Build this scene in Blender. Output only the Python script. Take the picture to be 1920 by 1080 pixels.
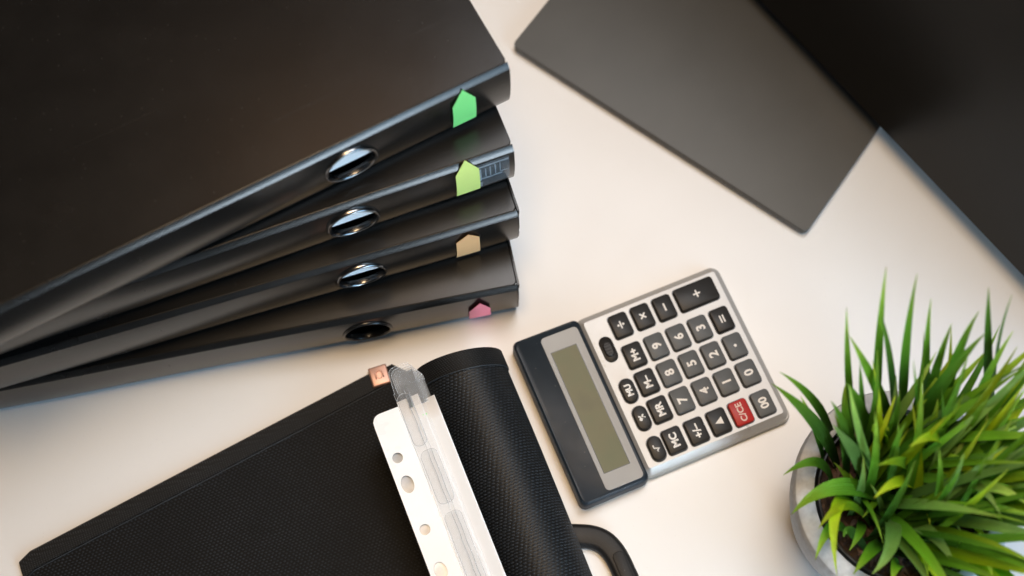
import bpy, bmesh, math, random
from mathutils import Vector, Matrix

for o in list(bpy.data.objects):
    bpy.data.objects.remove(o, do_unlink=True)
scene = bpy.context.scene
COL = scene.collection
R = math.radians

# ------------------------------------------------------------------ camera
CAM_H, PITCH = 0.8822, 71.136
cam_data = bpy.data.cameras.new('camera')
cam_data.sensor_width = 36.0
cam_data.lens = 36.0 * 2500.0 / 1920.0
cam_data.clip_start, cam_data.clip_end = 0.02, 50.0
cam_data.dof.use_dof = True
cam_data.dof.focus_distance = 0.845
cam_data.dof.aperture_fstop = 3.6
cam = bpy.data.objects.new('camera', cam_data)
cam.location = (0, 0, CAM_H)
cam.rotation_euler = (R(90 - PITCH), 0, 0)
COL.objects.link(cam)
scene.camera = cam

# ------------------------------------------------------------------ light
world = bpy.data.worlds.new('World')
scene.world = world
world.use_nodes = True
wbg = world.node_tree.nodes['Background']
wbg.inputs[0].default_value = (1.0, 0.84, 0.70, 1)
wbg.inputs[1].default_value = 0.02


def area(name, loc, target, sx, sy, power, color, spread=180):
    d = bpy.data.lights.new(name, 'AREA')
    d.shape, d.size, d.size_y = 'RECTANGLE', sx, sy
    d.energy, d.color = power, color
    d.spread = R(spread)
    o = bpy.data.objects.new(name, d)
    o.location = loc
    o.rotation_euler = (Vector(target) - Vector(loc)).to_track_quat('-Z', 'Y').to_euler()
    COL.objects.link(o)
    return o

area('window_light', (1.15, -1.75, 0.50), (0.0, 0.32, 0.12), 0.6, 0.45, 0.62, (0.74, 0.88, 1.0), 26)
area('side_window_light', (0.90, -0.90, 0.60), (0.35, 0.0, 0.0), 0.5, 0.5, 6.0, (0.54, 0.78, 1.0))
area('far_window_light', (1.25, -0.35, 0.90), (0.25, 0.15, 0.0), 0.7, 0.7, 8.0, (0.40, 0.70, 1.0))
area('ceiling_light', (-0.08, 0.22, 1.70), (-0.08, 0.25, 0.0), 0.5, 0.5, 13.0, (1.0, 0.70, 0.41))
area('back_ceiling_light', (0.27, 0.74, 1.60), (0.12, 0.35, 0.0), 0.6, 0.6, 12.3, (0.96, 0.97, 1.0))
area('added_cover_sheen_light', (-0.20, 0.80, 1.50), (-0.1, 0.35, 0.1), 0.4, 0.4, 0.80, (1.0, 0.52, 0.22))  # added light, placed so its reflection puts a brown sheen on the binder covers

scene.view_settings.view_transform = 'Standard'
scene.view_settings.look = 'None'
scene.view_settings.exposure = 0.06
scene.view_settings.gamma = 1.0
scene.view_settings.use_curve_mapping = False

# ------------------------------------------------------------------ materials
def new_mat(name):
    m = bpy.data.materials.new(name)
    m.use_nodes = True
    nt = m.node_tree
    return m, nt, nt.nodes['Principled BSDF'], nt.nodes['Material Output']


def N(nt, t, **kw):
    n = nt.nodes.new(t)
    for k, v in kw.items():
        setattr(n, k, v)
    return n


def math_node(nt, op, a, b=None, c=None):
    n = N(nt, 'ShaderNodeMath', operation=op)
    for i, v in enumerate((a, b, c)):
        if v is None:
            continue
        if isinstance(v, (int, float)):
            n.inputs[i].default_value = v
        else:
            nt.links.new(v, n.inputs[i])
    return n.outputs[0]


def noise(nt, scale, detail=3, rough=0.5, coord='Object', stretch=None):
    tc = N(nt, 'ShaderNodeTexCoord')
    src = tc.outputs[coord]
    if stretch:
        mp = N(nt, 'ShaderNodeMapping')
        mp.inputs['Scale'].default_value = stretch
        nt.links.new(src, mp.inputs[0])
        src = mp.outputs[0]
    n = N(nt, 'ShaderNodeTexNoise')
    n.inputs['Scale'].default_value = scale
    n.inputs['Detail'].default_value = detail
    n.inputs['Roughness'].default_value = rough
    nt.links.new(src, n.inputs['Vector'])
    return n.outputs['Fac']


def ramp(nt, fac, stops):
    r = N(nt, 'ShaderNodeValToRGB')
    e = r.color_ramp.elements
    while len(e) < len(stops):
        e.new(0.5)
    for el, (p, c) in zip(e, stops):
        el.position = p
        el.color = (*c, 1) if len(c) == 3 else c
    nt.links.new(fac, r.inputs[0])
    return r.outputs[0]


def rng(nt, fac, lo, hi, f0=0.3, f1=0.7):
    m = N(nt, 'ShaderNodeMapRange')
    m.inputs[1].default_value, m.inputs[2].default_value = f0, f1
    m.inputs[3].default_value, m.inputs[4].default_value = lo, hi
    nt.links.new(fac, m.inputs[0])
    return m.outputs[0]


def bump(nt, bsdf, height, strength, dist):
    b = N(nt, 'ShaderNodeBump')
    b.inputs['Strength'].default_value = strength
    b.inputs['Distance'].default_value = dist
    nt.links.new(height, b.inputs['Height'])
    nt.links.new(b.outputs[0], bsdf.inputs['Normal'])


def simple(name, color, rough, metal=0.0, var=0.12, rvar=0.08, nscale=60, bump_s=0.0, bump_scale=900,
           bump_d=0.0003, spec=0.5, coat=0.0, smudge=7.0, dust=0.0, scratch=0.0):
    """Principled with mottled colour, smudged roughness and optional fine grain relief."""
    m, nt, b, out = new_mat(name)
    f = noise(nt, nscale, 4)
    lo = tuple(c * (1 - var) for c in color)
    hi = tuple(min(1, c * (1 + var)) for c in color)
    col = ramp(nt, f, [(0.3, lo), (0.7, hi)])
    if dust:
        # sparse dust specks lying on the surface
        vo = N(nt, 'ShaderNodeTexVoronoi')
        tc = N(nt, 'ShaderNodeTexCoord')
        nt.links.new(tc.outputs['Object'], vo.inputs['Vector'])
        vo.inputs['Scale'].default_value = 260
        sp = rng(nt, vo.outputs['Distance'], 1.0, 0.0, 0.05, 0.16)
        pick_ = N(nt, 'ShaderNodeSeparateColor')
        nt.links.new(vo.outputs['Color'], pick_.inputs[0])
        on = math_node(nt, 'GREATER_THAN', pick_.outputs[0], 0.80)
        mx = N(nt, 'ShaderNodeMix', data_type='RGBA')
        nt.links.new(math_node(nt, 'MULTIPLY', math_node(nt, 'MULTIPLY', sp, on), dust), mx.inputs[0])
        nt.links.new(col, mx.inputs[6])
        mx.inputs[7].default_value = (0.34, 0.32, 0.30, 1)
        col = mx.outputs[2]
    nt.links.new(col, b.inputs['Base Color'])
    g = noise(nt, smudge, 5, 0.6)
    ro = rng(nt, g, max(0.02, rough - rvar), rough + rvar)
    if scratch:
        for st in ((90, 2.5, 20), (3, 70, 20)):
            n2 = noise(nt, 2.4, 2, 0.5, stretch=st)
            ro = math_node(nt, 'ADD', ro, rng(nt, n2, 0.0, scratch, 0.70, 0.74))
    nt.links.new(ro, b.inputs['Roughness'])
    b.inputs['Metallic'].default_value = metal
    b.inputs['Specular IOR Level'].default_value = spec
    b.inputs['Coat Weight'].default_value = coat
    if bump_s:
        bump(nt, b, noise(nt, bump_scale, 2), bump_s, bump_d)
    return m


M = {}
M['desk'] = simple('white_laminate', (0.80, 0.795, 0.785), 0.36, var=0.018, rvar=0.07, nscale=9, dust=0.10, scratch=0.05, bump_s=0.05,
                   bump_scale=500, bump_d=0.0002, smudge=5)
M['binder'] = simple('black_polypropylene', (0.0075, 0.0071, 0.0067), 0.25, var=0.15, rvar=0.03, nscale=40, bump_s=0.2, dust=0.05, scratch=0.03,
                     bump_scale=1500, bump_d=0.00015, spec=0.45, smudge=9)
M['binder_in'] = simple('black_inner_board', (0.010, 0.010, 0.010), 0.7, var=0.1)
M['ring'] = simple('black_nickel_ring', (0.30, 0.30, 0.305), 0.25, metal=1.0, var=0.1, rvar=0.06)
M['ring_black'] = simple('black_lacquered_ring', (0.012, 0.012, 0.012), 0.25, var=0.1, rvar=0.06)
M['paper'] = simple('white_paper', (0.91, 0.92, 0.93), 0.65, var=0.015, nscale=30, bump_s=0.06, bump_scale=700)
M['strip'] = simple('white_plastic_strip', (0.86, 0.88, 0.90), 0.32, var=0.02, rvar=0.1, nscale=50, bump_s=0.15, bump_scale=60, bump_d=0.0006)
M['trim'] = simple('black_edge_trim', (0.008, 0.008, 0.009), 0.28)
M['laptop'] = simple('dark_grey_aluminium', (0.085, 0.084, 0.079), 0.46, metal=0.6, var=0.05, rvar=0.04, nscale=25, bump_s=0.08,
                     bump_scale=2500, bump_d=0.0001, smudge=6)
M['laptop_edge'] = simple('laptop_side_grey', (0.11, 0.11, 0.11), 0.45, metal=0.4)
M['screen'] = simple('dark_screen_glass', (0.007, 0.006, 0.005), 0.34, var=0.1, rvar=0.04, spec=0.18)
M['bezel'] = simple('black_bezel', (0.006, 0.006, 0.006), 0.4)
M['silver'] = simple('champagne_aluminium', (0.45, 0.445, 0.435), 0.42, metal=0.30, var=0.02, rvar=0.04, nscale=200, bump_s=0.05,
                     bump_scale=3000, bump_d=0.0001)
M['silver_side'] = simple('grey_plastic_side', (0.42, 0.41, 0.38), 0.40, metal=0.3, var=0.04)
M['navy'] = simple('dark_navy_plastic', (0.013, 0.021, 0.031), 0.46, var=0.12, rvar=0.07, spec=0.3, smudge=40, dust=0.22)
M['lcdframe'] = simple('grey_display_panel', (0.36, 0.35, 0.335), 0.5, metal=0.0, var=0.03)
M['key_black'] = simple('black_key_plastic', (0.014, 0.013, 0.012), 0.40, var=0.12, rvar=0.05, spec=0.25)
M['key_grey'] = simple('grey_key_plastic', (0.098, 0.106, 0.112), 0.42, var=0.08, rvar=0.05, spec=0.25)
M['key_red'] = simple('red_key_plastic', (0.44, 0.016, 0.013), 0.40, var=0.08, spec=0.25)
M['print'] = simple('white_print', (0.80, 0.79, 0.77), 0.5, var=0.02)
M['print_pale'] = simple('pale_print_on_red', (0.74, 0.56, 0.50), 0.5, var=0.03)
M['print_grey'] = simple('grey_print', (0.20, 0.19, 0.17), 0.5, var=0.03)
M['clip'] = simple('rose_gold_metal', (0.62, 0.38, 0.30), 0.48, metal=0.8, var=0.06, rvar=0.08, nscale=120)
M['handle'] = simple('black_handle_plastic', (0.012, 0.011, 0.0105), 0.48, var=0.12, bump_s=0.2, bump_scale=1800, spec=0.35, dust=0.12)
M['pot'] = simple('grey_cement', (0.54, 0.55, 0.56), 0.62, var=0.12, rvar=0.08, nscale=260, bump_s=0.25, bump_scale=420, bump_d=0.0006)
M['liner'] = simple('black_nursery_pot', (0.012, 0.012, 0.012), 0.38, var=0.1)
M['soil'] = simple('brown_soil', (0.055, 0.031, 0.018), 0.9, var=0.7, nscale=160, bump_s=1.0, bump_scale=240, bump_d=0.004)
M['chip'] = simple('brown_fibre', (0.11, 0.058, 0.032), 0.8, var=0.5, nscale=200)
FL = {'green': (0.27, 0.92, 0.27), 'lime': (0.78, 0.95, 0.27), 'peach': (1.0, 0.56, 0.26), 'pink': (1.0, 0.21, 0.31)}
for k, c in FL.items():
    m = simple('sticky_' + k, c, 0.42, var=0.03, nscale=80)
    M['flag_' + k] = m


def lcd_mat():
    m, nt, b, out = new_mat('olive_lcd')
    f = noise(nt, 28, 3)
    nt.links.new(ramp(nt, f, [(0.30, (0.118, 0.110, 0.066)), (0.55, (0.158, 0.145, 0.076)), (0.8, (0.134, 0.146, 0.076))]), b.inputs['Base Color'])
    b.inputs['Roughness'].default_value = 0.45
    b.inputs['Specular IOR Level'].default_value = 0.25
    return m


M['lcd'] = lcd_mat()


def weave_mat(name, pu, pv, ru, rv, base, dot, rough, stagger=0.5, depth=0.0004, spec=0.5):
    """Woven mesh: raised threads on a staggered grid, laid out along the sheet's own UV in metres."""
    m, nt, b, out = new_mat(name)
    uv = N(nt, 'ShaderNodeUVMap')
    sep = N(nt, 'ShaderNodeSeparateXYZ')
    nt.links.new(uv.outputs[0], sep.inputs[0])
    wob = noise(nt, 45, 2)
    v = math_node(nt, 'DIVIDE', math_node(nt, 'ADD', sep.outputs[1], math_node(nt, 'MULTIPLY', wob, pv * 1.6)), pv)
    row = math_node(nt, 'FLOOR', v)
    odd = math_node(nt, 'MODULO', row, 2.0)
    u = math_node(nt, 'ADD', math_node(nt, 'DIVIDE', sep.outputs[0], pu), math_node(nt, 'MULTIPLY', odd, stagger))
    fu = math_node(nt, 'SUBTRACT', math_node(nt, 'FRACT', u), 0.5)
    fv = math_node(nt, 'SUBTRACT', math_node(nt, 'FRACT', v), 0.5)
    du = math_node(nt, 'DIVIDE', fu, ru)
    dv = math_node(nt, 'DIVIDE', fv, rv)
    d2 = math_node(nt, 'ADD', math_node(nt, 'MULTIPLY', du, du), math_node(nt, 'MULTIPLY', dv, dv))
    h = math_node(nt, 'MAXIMUM', math_node(nt, 'SUBTRACT', 1.0, d2), 0.0)
    h = math_node(nt, 'SQRT', h)
    var = noise(nt, 900, 2)
    mix = N(nt, 'ShaderNodeMix', data_type='RGBA')
    blot = rng(nt, noise(nt, 22, 4, 0.6), 0.55, 1.15)
    nt.links.new(math_node(nt, 'MULTIPLY', math_node(nt, 'MULTIPLY', h, rng(nt, var, 0.35, 1.0)), blot), mix.inputs[0])
    mix.inputs[6].default_value = (*base, 1)
    mix.inputs[7].default_value = (*dot, 1)
    nt.links.new(mix.outputs[2], b.inputs['Base Color'])
    b.inputs['Roughness'].default_value = rough
    b.inputs['Specular IOR Level'].default_value = spec
    bump(nt, b, h, 0.9, depth)
    return m


M['weave'] = weave_mat('black_woven_cover', 0.0027, 0.0019, 0.36, 0.34, (0.0025, 0.0027, 0.0030), (0.036, 0.041, 0.047), 0.60, depth=0.0006, spec=0.16)
M['weave_roll'] = weave_mat('black_woven_roll', 0.0031, 0.0019, 0.44, 0.34, (0.0035, 0.0038, 0.0042), (0.034, 0.042, 0.053), 0.50, depth=0.0006, spec=0.36)
M['tape'] = weave_mat('black_binding_tape', 0.0016, 0.0013, 0.38, 0.36, (0.0035, 0.0037, 0.004), (0.036, 0.038, 0.040), 0.6, stagger=0.0, spec=0.25)
M['thread'] = simple('slate_thread', (0.030, 0.037, 0.045), 0.5)


def film_mat(name, tint, opac, rough=0.12):
    m, nt, b, out = new_mat(name)
    b.inputs['Base Color'].default_value = (*tint, 1)
    b.inputs['Roughness'].default_value = rough
    f = noise(nt, 90, 3)
    tr = N(nt, 'ShaderNodeBsdfTransparent')
    mx = N(nt, 'ShaderNodeMixShader')
    nt.links.new(rng(nt, f, opac * 0.7, opac * 1.3), mx.inputs[0])
    nt.links.new(tr.outputs[0], mx.inputs[1])
    nt.links.new(b.outputs[0], mx.inputs[2])
    nt.links.new(mx.outputs[0], out.inputs[0])
    bump(nt, b, noise(nt, 70, 2), 0.22, 0.001)
    return m


M['film'] = film_mat('clear_film', (0.90, 0.93, 0.96), 0.05)
M['film_edge'] = film_mat('clear_film_edge', (0.93, 0.95, 0.97), 0.27)
M['film_tab'] = film_mat('clear_film_tab', (0.93, 0.95, 0.97), 0.03)
M['film_end'] = film_mat('clear_film_end', (0.86, 0.90, 0.93), 0.10)
M['film_back'] = film_mat('hazy_film', (0.62, 0.65, 0.69), 0.75)
M['holder'] = film_mat('clear_label_film', (0.50, 0.62, 0.72), 0.13, 0.1)
M['holder_mark'] = film_mat('dry_glue_streaks', (0.55, 0.65, 0.74), 0.38, 0.3)


def leaf_mat(name, stops):
    m, nt, b, out = new_mat(name)
    uv = N(nt, 'ShaderNodeUVMap')
    sep = N(nt, 'ShaderNodeSeparateXYZ')
    nt.links.new(uv.outputs[0], sep.inputs[0])
    inf = N(nt, 'ShaderNodeObjectInfo')
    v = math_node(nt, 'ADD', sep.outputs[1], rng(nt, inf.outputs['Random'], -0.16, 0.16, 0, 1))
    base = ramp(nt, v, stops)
    # blotchy colour along the blade, dry tip on some blades
    bl = noise(nt, 55, 3, 0.6)
    dk = N(nt, 'ShaderNodeMix', data_type='RGBA', blend_type='MULTIPLY')
    nt.links.new(rng(nt, bl, 0.0, 0.55, 0.42, 0.75), dk.inputs[0])
    nt.links.new(base, dk.inputs[6])
    dk.inputs[7].default_value = (0.50, 0.66, 0.50, 1)
    dry = N(nt, 'ShaderNodeMix', data_type='RGBA')
    nt.links.new(math_node(nt, 'MULTIPLY', rng(nt, sep.outputs[1], 0.0, 0.7, 0.965, 1.0), math_node(nt, 'GREATER_THAN', inf.outputs['Random'], 0.75)), dry.inputs[0])
    nt.links.new(dk.outputs[2], dry.inputs[6])
    dry.inputs[7].default_value = (0.26, 0.17, 0.06, 1)
    base = dry.outputs[2]
    # lengthwise veins
    w = math_node(nt, 'SINE', math_node(nt, 'MULTIPLY', sep.outputs[0], 46.0))
    hs = N(nt, 'ShaderNodeHueSaturation')
    nt.links.new(base, hs.inputs['Color'])
    nt.links.new(math_node(nt, 'ADD', rng(nt, inf.outputs['Random'], 0.75, 1.32, 0, 1), math_node(nt, 'MULTIPLY', w, 0.14)), hs.inputs['Value'])
    nt.links.new(hs.outputs[0], b.inputs['Base Color'])
    b.inputs['Roughness'].default_value = 0.52
    b.inputs['Specular IOR Level'].default_value = 0.35
    bump(nt, b, w, 0.45, 0.0005)
    tl = N(nt, 'ShaderNodeBsdfTranslucent')
    nt.links.new(hs.outputs[0], tl.inputs[0])
    mx = N(nt, 'ShaderNodeMixShader')
    mx.inputs[0].default_value = 0.42
    nt.links.new(b.outputs[0], mx.inputs[1])
    nt.links.new(tl.outputs[0], mx.inputs[2])
    nt.links.new(mx.outputs[0], out.inputs[0])
    return m


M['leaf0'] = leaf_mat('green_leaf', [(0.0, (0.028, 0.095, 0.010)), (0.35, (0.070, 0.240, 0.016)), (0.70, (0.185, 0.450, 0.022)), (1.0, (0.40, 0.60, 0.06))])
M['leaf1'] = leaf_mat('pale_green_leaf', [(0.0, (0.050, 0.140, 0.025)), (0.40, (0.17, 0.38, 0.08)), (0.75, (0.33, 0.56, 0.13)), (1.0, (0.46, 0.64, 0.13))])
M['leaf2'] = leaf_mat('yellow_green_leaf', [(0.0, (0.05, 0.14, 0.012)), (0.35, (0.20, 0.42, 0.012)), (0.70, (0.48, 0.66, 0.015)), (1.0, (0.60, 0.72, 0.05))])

# ------------------------------------------------------------------ mesh helpers
def obj(name, verts, faces, mat, parent=None, smooth=False, uvs=None, loc=None, rotz=None):
    me = bpy.data.meshes.new(name)
    me.from_pydata([tuple(v) for v in verts], [], faces)
    me.validate()
    if uvs:
        lay = me.uv_layers.new(name='UVMap')
        for l in me.loops:
            lay.data[l.index].uv = uvs[l.vertex_index]
    bm = bmesh.new()
    bm.from_mesh(me)
    bmesh.ops.recalc_face_normals(bm, faces=bm.faces)
    bm.to_mesh(me)
    bm.free()
    if smooth:
        for p in me.polygons:
            p.use_smooth = True
        if smooth is not True:
            me.set_sharp_from_angle(angle=R(smooth))
    me.materials.append(M[mat] if isinstance(mat, str) else mat)
    o = bpy.data.objects.new(name, me)
    COL.objects.link(o)
    if parent:
        o.parent = parent
    if loc:
        o.location = loc
    if rotz is not None:
        o.rotation_euler = (0, 0, rotz)
    return o


def tag(o, label, cat=None, group=None, kind=None):
    if label:
        o['label'] = label
    if cat:
        o['category'] = cat
    if group:
        o['group'] = group
    if kind:
        o['kind'] = kind
    return o


def thing(name, label, cat, loc=(0, 0, 0), rotz=0.0, group=None):
    o = bpy.data.objects.new(name, None)
    o.empty_display_size = 0.02
    COL.objects.link(o)
    o.location = loc
    o.rotation_euler = (0, 0, rotz)
    return tag(o, label, cat, group)


def rrect(x0, x1, y0, y1, r, n=5):
    """Rounded rectangle outline, counter-clockwise."""
    r = min(r, (x1 - x0) / 2 - 1e-6, (y1 - y0) / 2 - 1e-6)
    pts = []
    for cx, cy, a0 in ((x1 - r, y1 - r, 0), (x0 + r, y1 - r, 90), (x0 + r, y0 + r, 180), (x1 - r, y0 + r, 270)):
        for k in range(n + 1):
            a = R(a0 + 90 * k / n)
            pts.append((cx + r * math.cos(a), cy + r * math.sin(a)))
    return pts


def lofted(loops, closed_caps=True):
    """Stack of equally long closed loops -> verts, faces."""
    v, f = [], []
    n = len(loops[0])
    for lp in loops:
        v += lp
    for i in range(len(loops) - 1):
        for k in range(n):
            a, b = i * n + k, i * n + (k + 1) % n
            f.append((a, b, b + n, a + n))
    if closed_caps:
        f.append(tuple(reversed(range(n))))
        f.append(tuple(range((len(loops) - 1) * n, len(loops) * n)))
    return v, f


def slab(name, x0, x1, y0, y1, r, prof, mat, parent=None, smooth=35, **kw):
    """Rounded slab; prof is a list of (inset, z)."""
    loops = []
    for ins, z in prof:
        loops.append([(x, y, z) for x, y in rrect(x0 + ins, x1 - ins, y0 + ins, y1 - ins, max(r - ins, 0.0002))])
    v, f = lofted(loops)
    return obj(name, v, f, mat, parent, smooth, **kw)


def tube(name, path, rad, mat, parent=None, n=8, closed=False, **kw):
    P = [Vector(p) for p in path]
    loops = []
    for i, p in enumerate(P):
        a = P[i - 1] if (i or closed) else p
        b = P[(i + 1) % len(P)] if (i < len(P) - 1 or closed) else p
        t = (b - a).normalized()
        u = t.cross(Vector((0, 0, 1)))
        if u.length < 1e-4:
            u = t.cross(Vector((1, 0, 0)))
        u.normalize()
        w = t.cross(u)
        loops.append([tuple(p + (u * math.cos(2 * math.pi * k / n) + w * math.sin(2 * math.pi * k / n)) * rad) for k in range(n)])
    if closed:
        loops.append(loops[0])
    v, f = lofted(loops, not closed)
    return obj(name, v, f, mat, parent, True, **kw)


def text_mesh(body, size, off=0.0, ext=0.0):
    c = bpy.data.curves.new('legend', 'FONT')
    c.body = body
    c.size = size
    c.align_x, c.align_y = 'CENTER', 'CENTER'
    c.offset = off
    c.extrude = ext
    c.resolution_u = 3
    o = bpy.data.objects.new('legend_source', c)
    COL.objects.link(o)
    dg = bpy.context.evaluated_depsgraph_get()
    me = bpy.data.meshes.new_from_object(o.evaluated_get(dg))
    bpy.data.objects.remove(o, do_unlink=True)
    bpy.data.curves.remove(c)
    # centre the ink
    xs = [v.co.x for v in me.vertices]
    ys = [v.co.y for v in me.vertices]
    cx, cy = (min(xs) + max(xs)) / 2, (min(ys) + max(ys)) / 2
    for v in me.vertices:
        v.co.x -= cx
        v.co.y -= cy
    return me


def mesh_obj(name, me, mat, parent):
    me.name = name
    me.materials.clear()
    me.materials.append(M[mat])
    o = bpy.data.objects.new(name, me)
    COL.objects.link(o)
    o.parent = parent
    return o


# ------------------------------------------------------------------ desk
d = slab('tabletop', -1.3, 1.3, -0.75, 1.25, 0.01, [(0.002, -0.03), (0, -0.028), (0, -0.002), (0.002, 0.0)], 'desk')
tag(d, 'white laminate desk top under everything', kind='structure')

# ------------------------------------------------------------------ monitor
ax, ay, bx_, by_ = 0.18219, 0.51915, 0.35021, 0.30310
mang = math.atan2(by_ - ay, bx_ - ax)
mon = thing('monitor', 'large black upright screen at the right, its lower edge crossing above the grey laptop', 'monitor',
            (0.2050, 0.4895, 0.0), mang)
ZB, MH, MT, HW = 0.02, 0.40, 0.022, 0.315
tilt = R(4)


def tilted(pts):
    # lean the panel back about its lower front edge (local y = 0, z = ZB)
    out = []
    for x, y, z in pts:
        dz = z - ZB
        out.append((x, y * math.cos(tilt) + dz * math.sin(tilt), ZB + dz * math.cos(tilt) - y * math.sin(tilt)))
    return out


def panel(name, x0, x1, z0, z1, y0, y1, r, mat, bev=0.0015):
    loops = []
    for ins, y in ((bev, y0), (0, y0 + bev), (0, y1 - bev), (bev, y1)):
        loops.append(tilted([(x, y, z) for x, z in rrect(x0 + ins, x1 - ins, z0 + ins, z1 - ins, r)]))
    v, f = lofted(loops)
    return obj(name, v, f, mat, mon, 35)


panel('bezel', -HW, HW, ZB, ZB + MH, 0.0, MT, 0.006, 'bezel', 0.001)
panel('screen', -HW + 0.004, HW - 0.004, ZB + 0.0028, ZB + MH - 0.006, -0.0012, 0.002, 0.004, 'screen', 0.0003)
v, f = lofted([[(x, y + 0.13, z) for x, y in rrect(-0.03, 0.03, -0.011, 0.011, 0.008)] for z in (0.008, 0.26)])
obj('stand_neck', v, f, 'bezel', mon, 35)
v, f = lofted([[(x, y, z) for x, y in rrect(-0.028, 0.028, 0.036, 0.122, 0.004)] for z in (0.20, 0.25)])
obj('stand_bracket', v, f, 'bezel', mon, 35)
slab('stand_base', -0.09, 0.09, 0.092, 0.26, 0.02, [(0.001, 0), (0, 0.001), (0, 0.007), (0.001, 0.008)], 'bezel', mon)

# ------------------------------------------------------------------ laptop
lang = R(-35.72)
lap = thing('laptop', 'closed thin dark grey laptop lying flat on the desk, partly below the black screen', 'laptop', (0.0, 0.4880, 0.0), lang)
LW, LD = 0.2545, 0.170
slab('base', 0, LW, 0, LD, 0.0045, [(0.002, 0.0008), (0.0004, 0.0018), (0, 0.0028), (0, 0.0050), (0.0003, 0.0052)], 'laptop_edge', lap)
slab('lid', 0, LW, 0, LD, 0.0045, [(0.0003, 0.0055), (0, 0.0058), (0, 0.0086), (0.0003, 0.0090)], 'laptop', lap)
slab('hinge_gap', 0.0008, LW - 0.0008, 0.0008, LD - 0.0008, 0.004, [(0, 0.0050), (0, 0.0058)], 'trim', lap)
for fx in (0.02, LW - 0.02):
    for fy in (0.02, LD - 0.02):
        slab('rubber_foot', fx - 0.006, fx + 0.006, fy - 0.006, fy + 0.006, 0.005, [(0, 0.0), (0, 0.0009)], 'trim', lap)

# ------------------------------------------------------------------ ring binders
T, BL, BD = 0.05, 0.362, 0.285
# spine cross-section: (how far it stands out towards the viewer, height)
PROF = [(-0.0056, 0.0), (-0.0040, 0.0010), (-0.0026, 0.0028), (-0.0011, 0.0062), (-0.0001, 0.0105), (0.0006, 0.0165), (0.0010, 0.0230),
        (0.0011, 0.0300), (0.0008, 0.0365), (0.0004, 0.0420), (0.0001, 0.0452), (0.0, 0.0462), (-0.0013, 0.0482), (-0.0031, 0.0499), (-0.0034, 0.0500)]





def prof_d(z):
    z = max(0.0, min(T, z))
    for (d0, z0), (d1, z1) in zip(PROF, PROF[1:]):
        if z <= z1:
            return d0 + (d1 - d0) * (z - z0) / (z1 - z0)
    return PROF[-1][0]


def spine_mesh(s_ring, rr, sag):
    """Spine skin with a round hole. x from -BL to 0, front towards -y."""
    zs = [p[1] for p in PROF]
    v, f, idx = [], [], {}

    def vert(x, z, dd=None):
        key = (round(x, 6), round(z, 6))
        if key not in idx:
            dd = prof_d(z) if dd is None else dd
            idx[key] = len(v)
            wav = 0.0006 * math.sin(x * 31 + sag) * math.sin(math.pi * z / T)
            v.append((x, -dd - wav, z))
        return idx[key]
    half = 0.0235
    xc, zc = -s_ring, 0.0252
    lo = max(i for i, z in enumerate(zs) if z <= zc - rr - 0.001)
    hi = min(i for i, z in enumerate(zs) if z >= zc + rr + 0.001)
    xl = [-BL + (BL - s_ring - half) * k / 14 for k in range(15)]
    xr = [-s_ring + half + (s_ring - half) * k / 6 for k in range(7)]
    xm = [xc - half + 2 * half * k / 12 for k in range(13)]
    for X in (xl, xr):
        for a, b in zip(X, X[1:]):
            for z0, z1 in zip(zs, zs[1:]):
                f.append((vert(a, z0), vert(b, z0), vert(b, z1), vert(a, z1)))
    for a, b in zip(xm, xm[1:]):
        for i in list(range(0, lo)) + list(range(hi, len(zs) - 1)):
            f.append((vert(a, zs[i]), vert(b, zs[i]), vert(b, zs[i + 1]), vert(a, zs[i + 1])))
    # patch round the hole
    bd = [(x, zs[lo]) for x in xm[:-1]] + [(xm[-1], z) for z in zs[lo:hi]] + [(x, zs[hi]) for x in reversed(xm[1:])] + [(xm[0], z) for z in reversed(zs[lo + 1:hi + 1])]
    n = len(bd)
    rings = [[vert(x, z) for x, z in bd]]
    for fr in (0.4, 0.75, 1.0):
        row = []
        for x, z in bd:
            a = math.atan2(z - zc, x - xc)
            px, pz = xc + rr * math.cos(a), zc + rr * math.sin(a)
            X, Z = x + (px - x) * fr, z + (pz - z) * fr
            row.append(len(v))
            v.append((X, -prof_d(Z) - 0.0006 * math.sin(X * 31 + sag) * math.sin(math.pi * Z / T), Z))
        rings.append(row)
    for r0, r1 in zip(rings, rings[1:]):
        for k in range(n):
            f.append((r0[k], r0[(k + 1) % n], r1[(k + 1) % n], r1[k]))
    # inward lip at the hole so the board has a thickness
    row = rings[-1]
    back = []
    for i in row:
        back.append(len(v))
        v.append((v[i][0], v[i][1] + 0.0024, v[i][2]))
    for k in range(n):
        f.append((row[k], row[(k + 1) % n], back[(k + 1) % n], back[k]))
    return v, f


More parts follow.
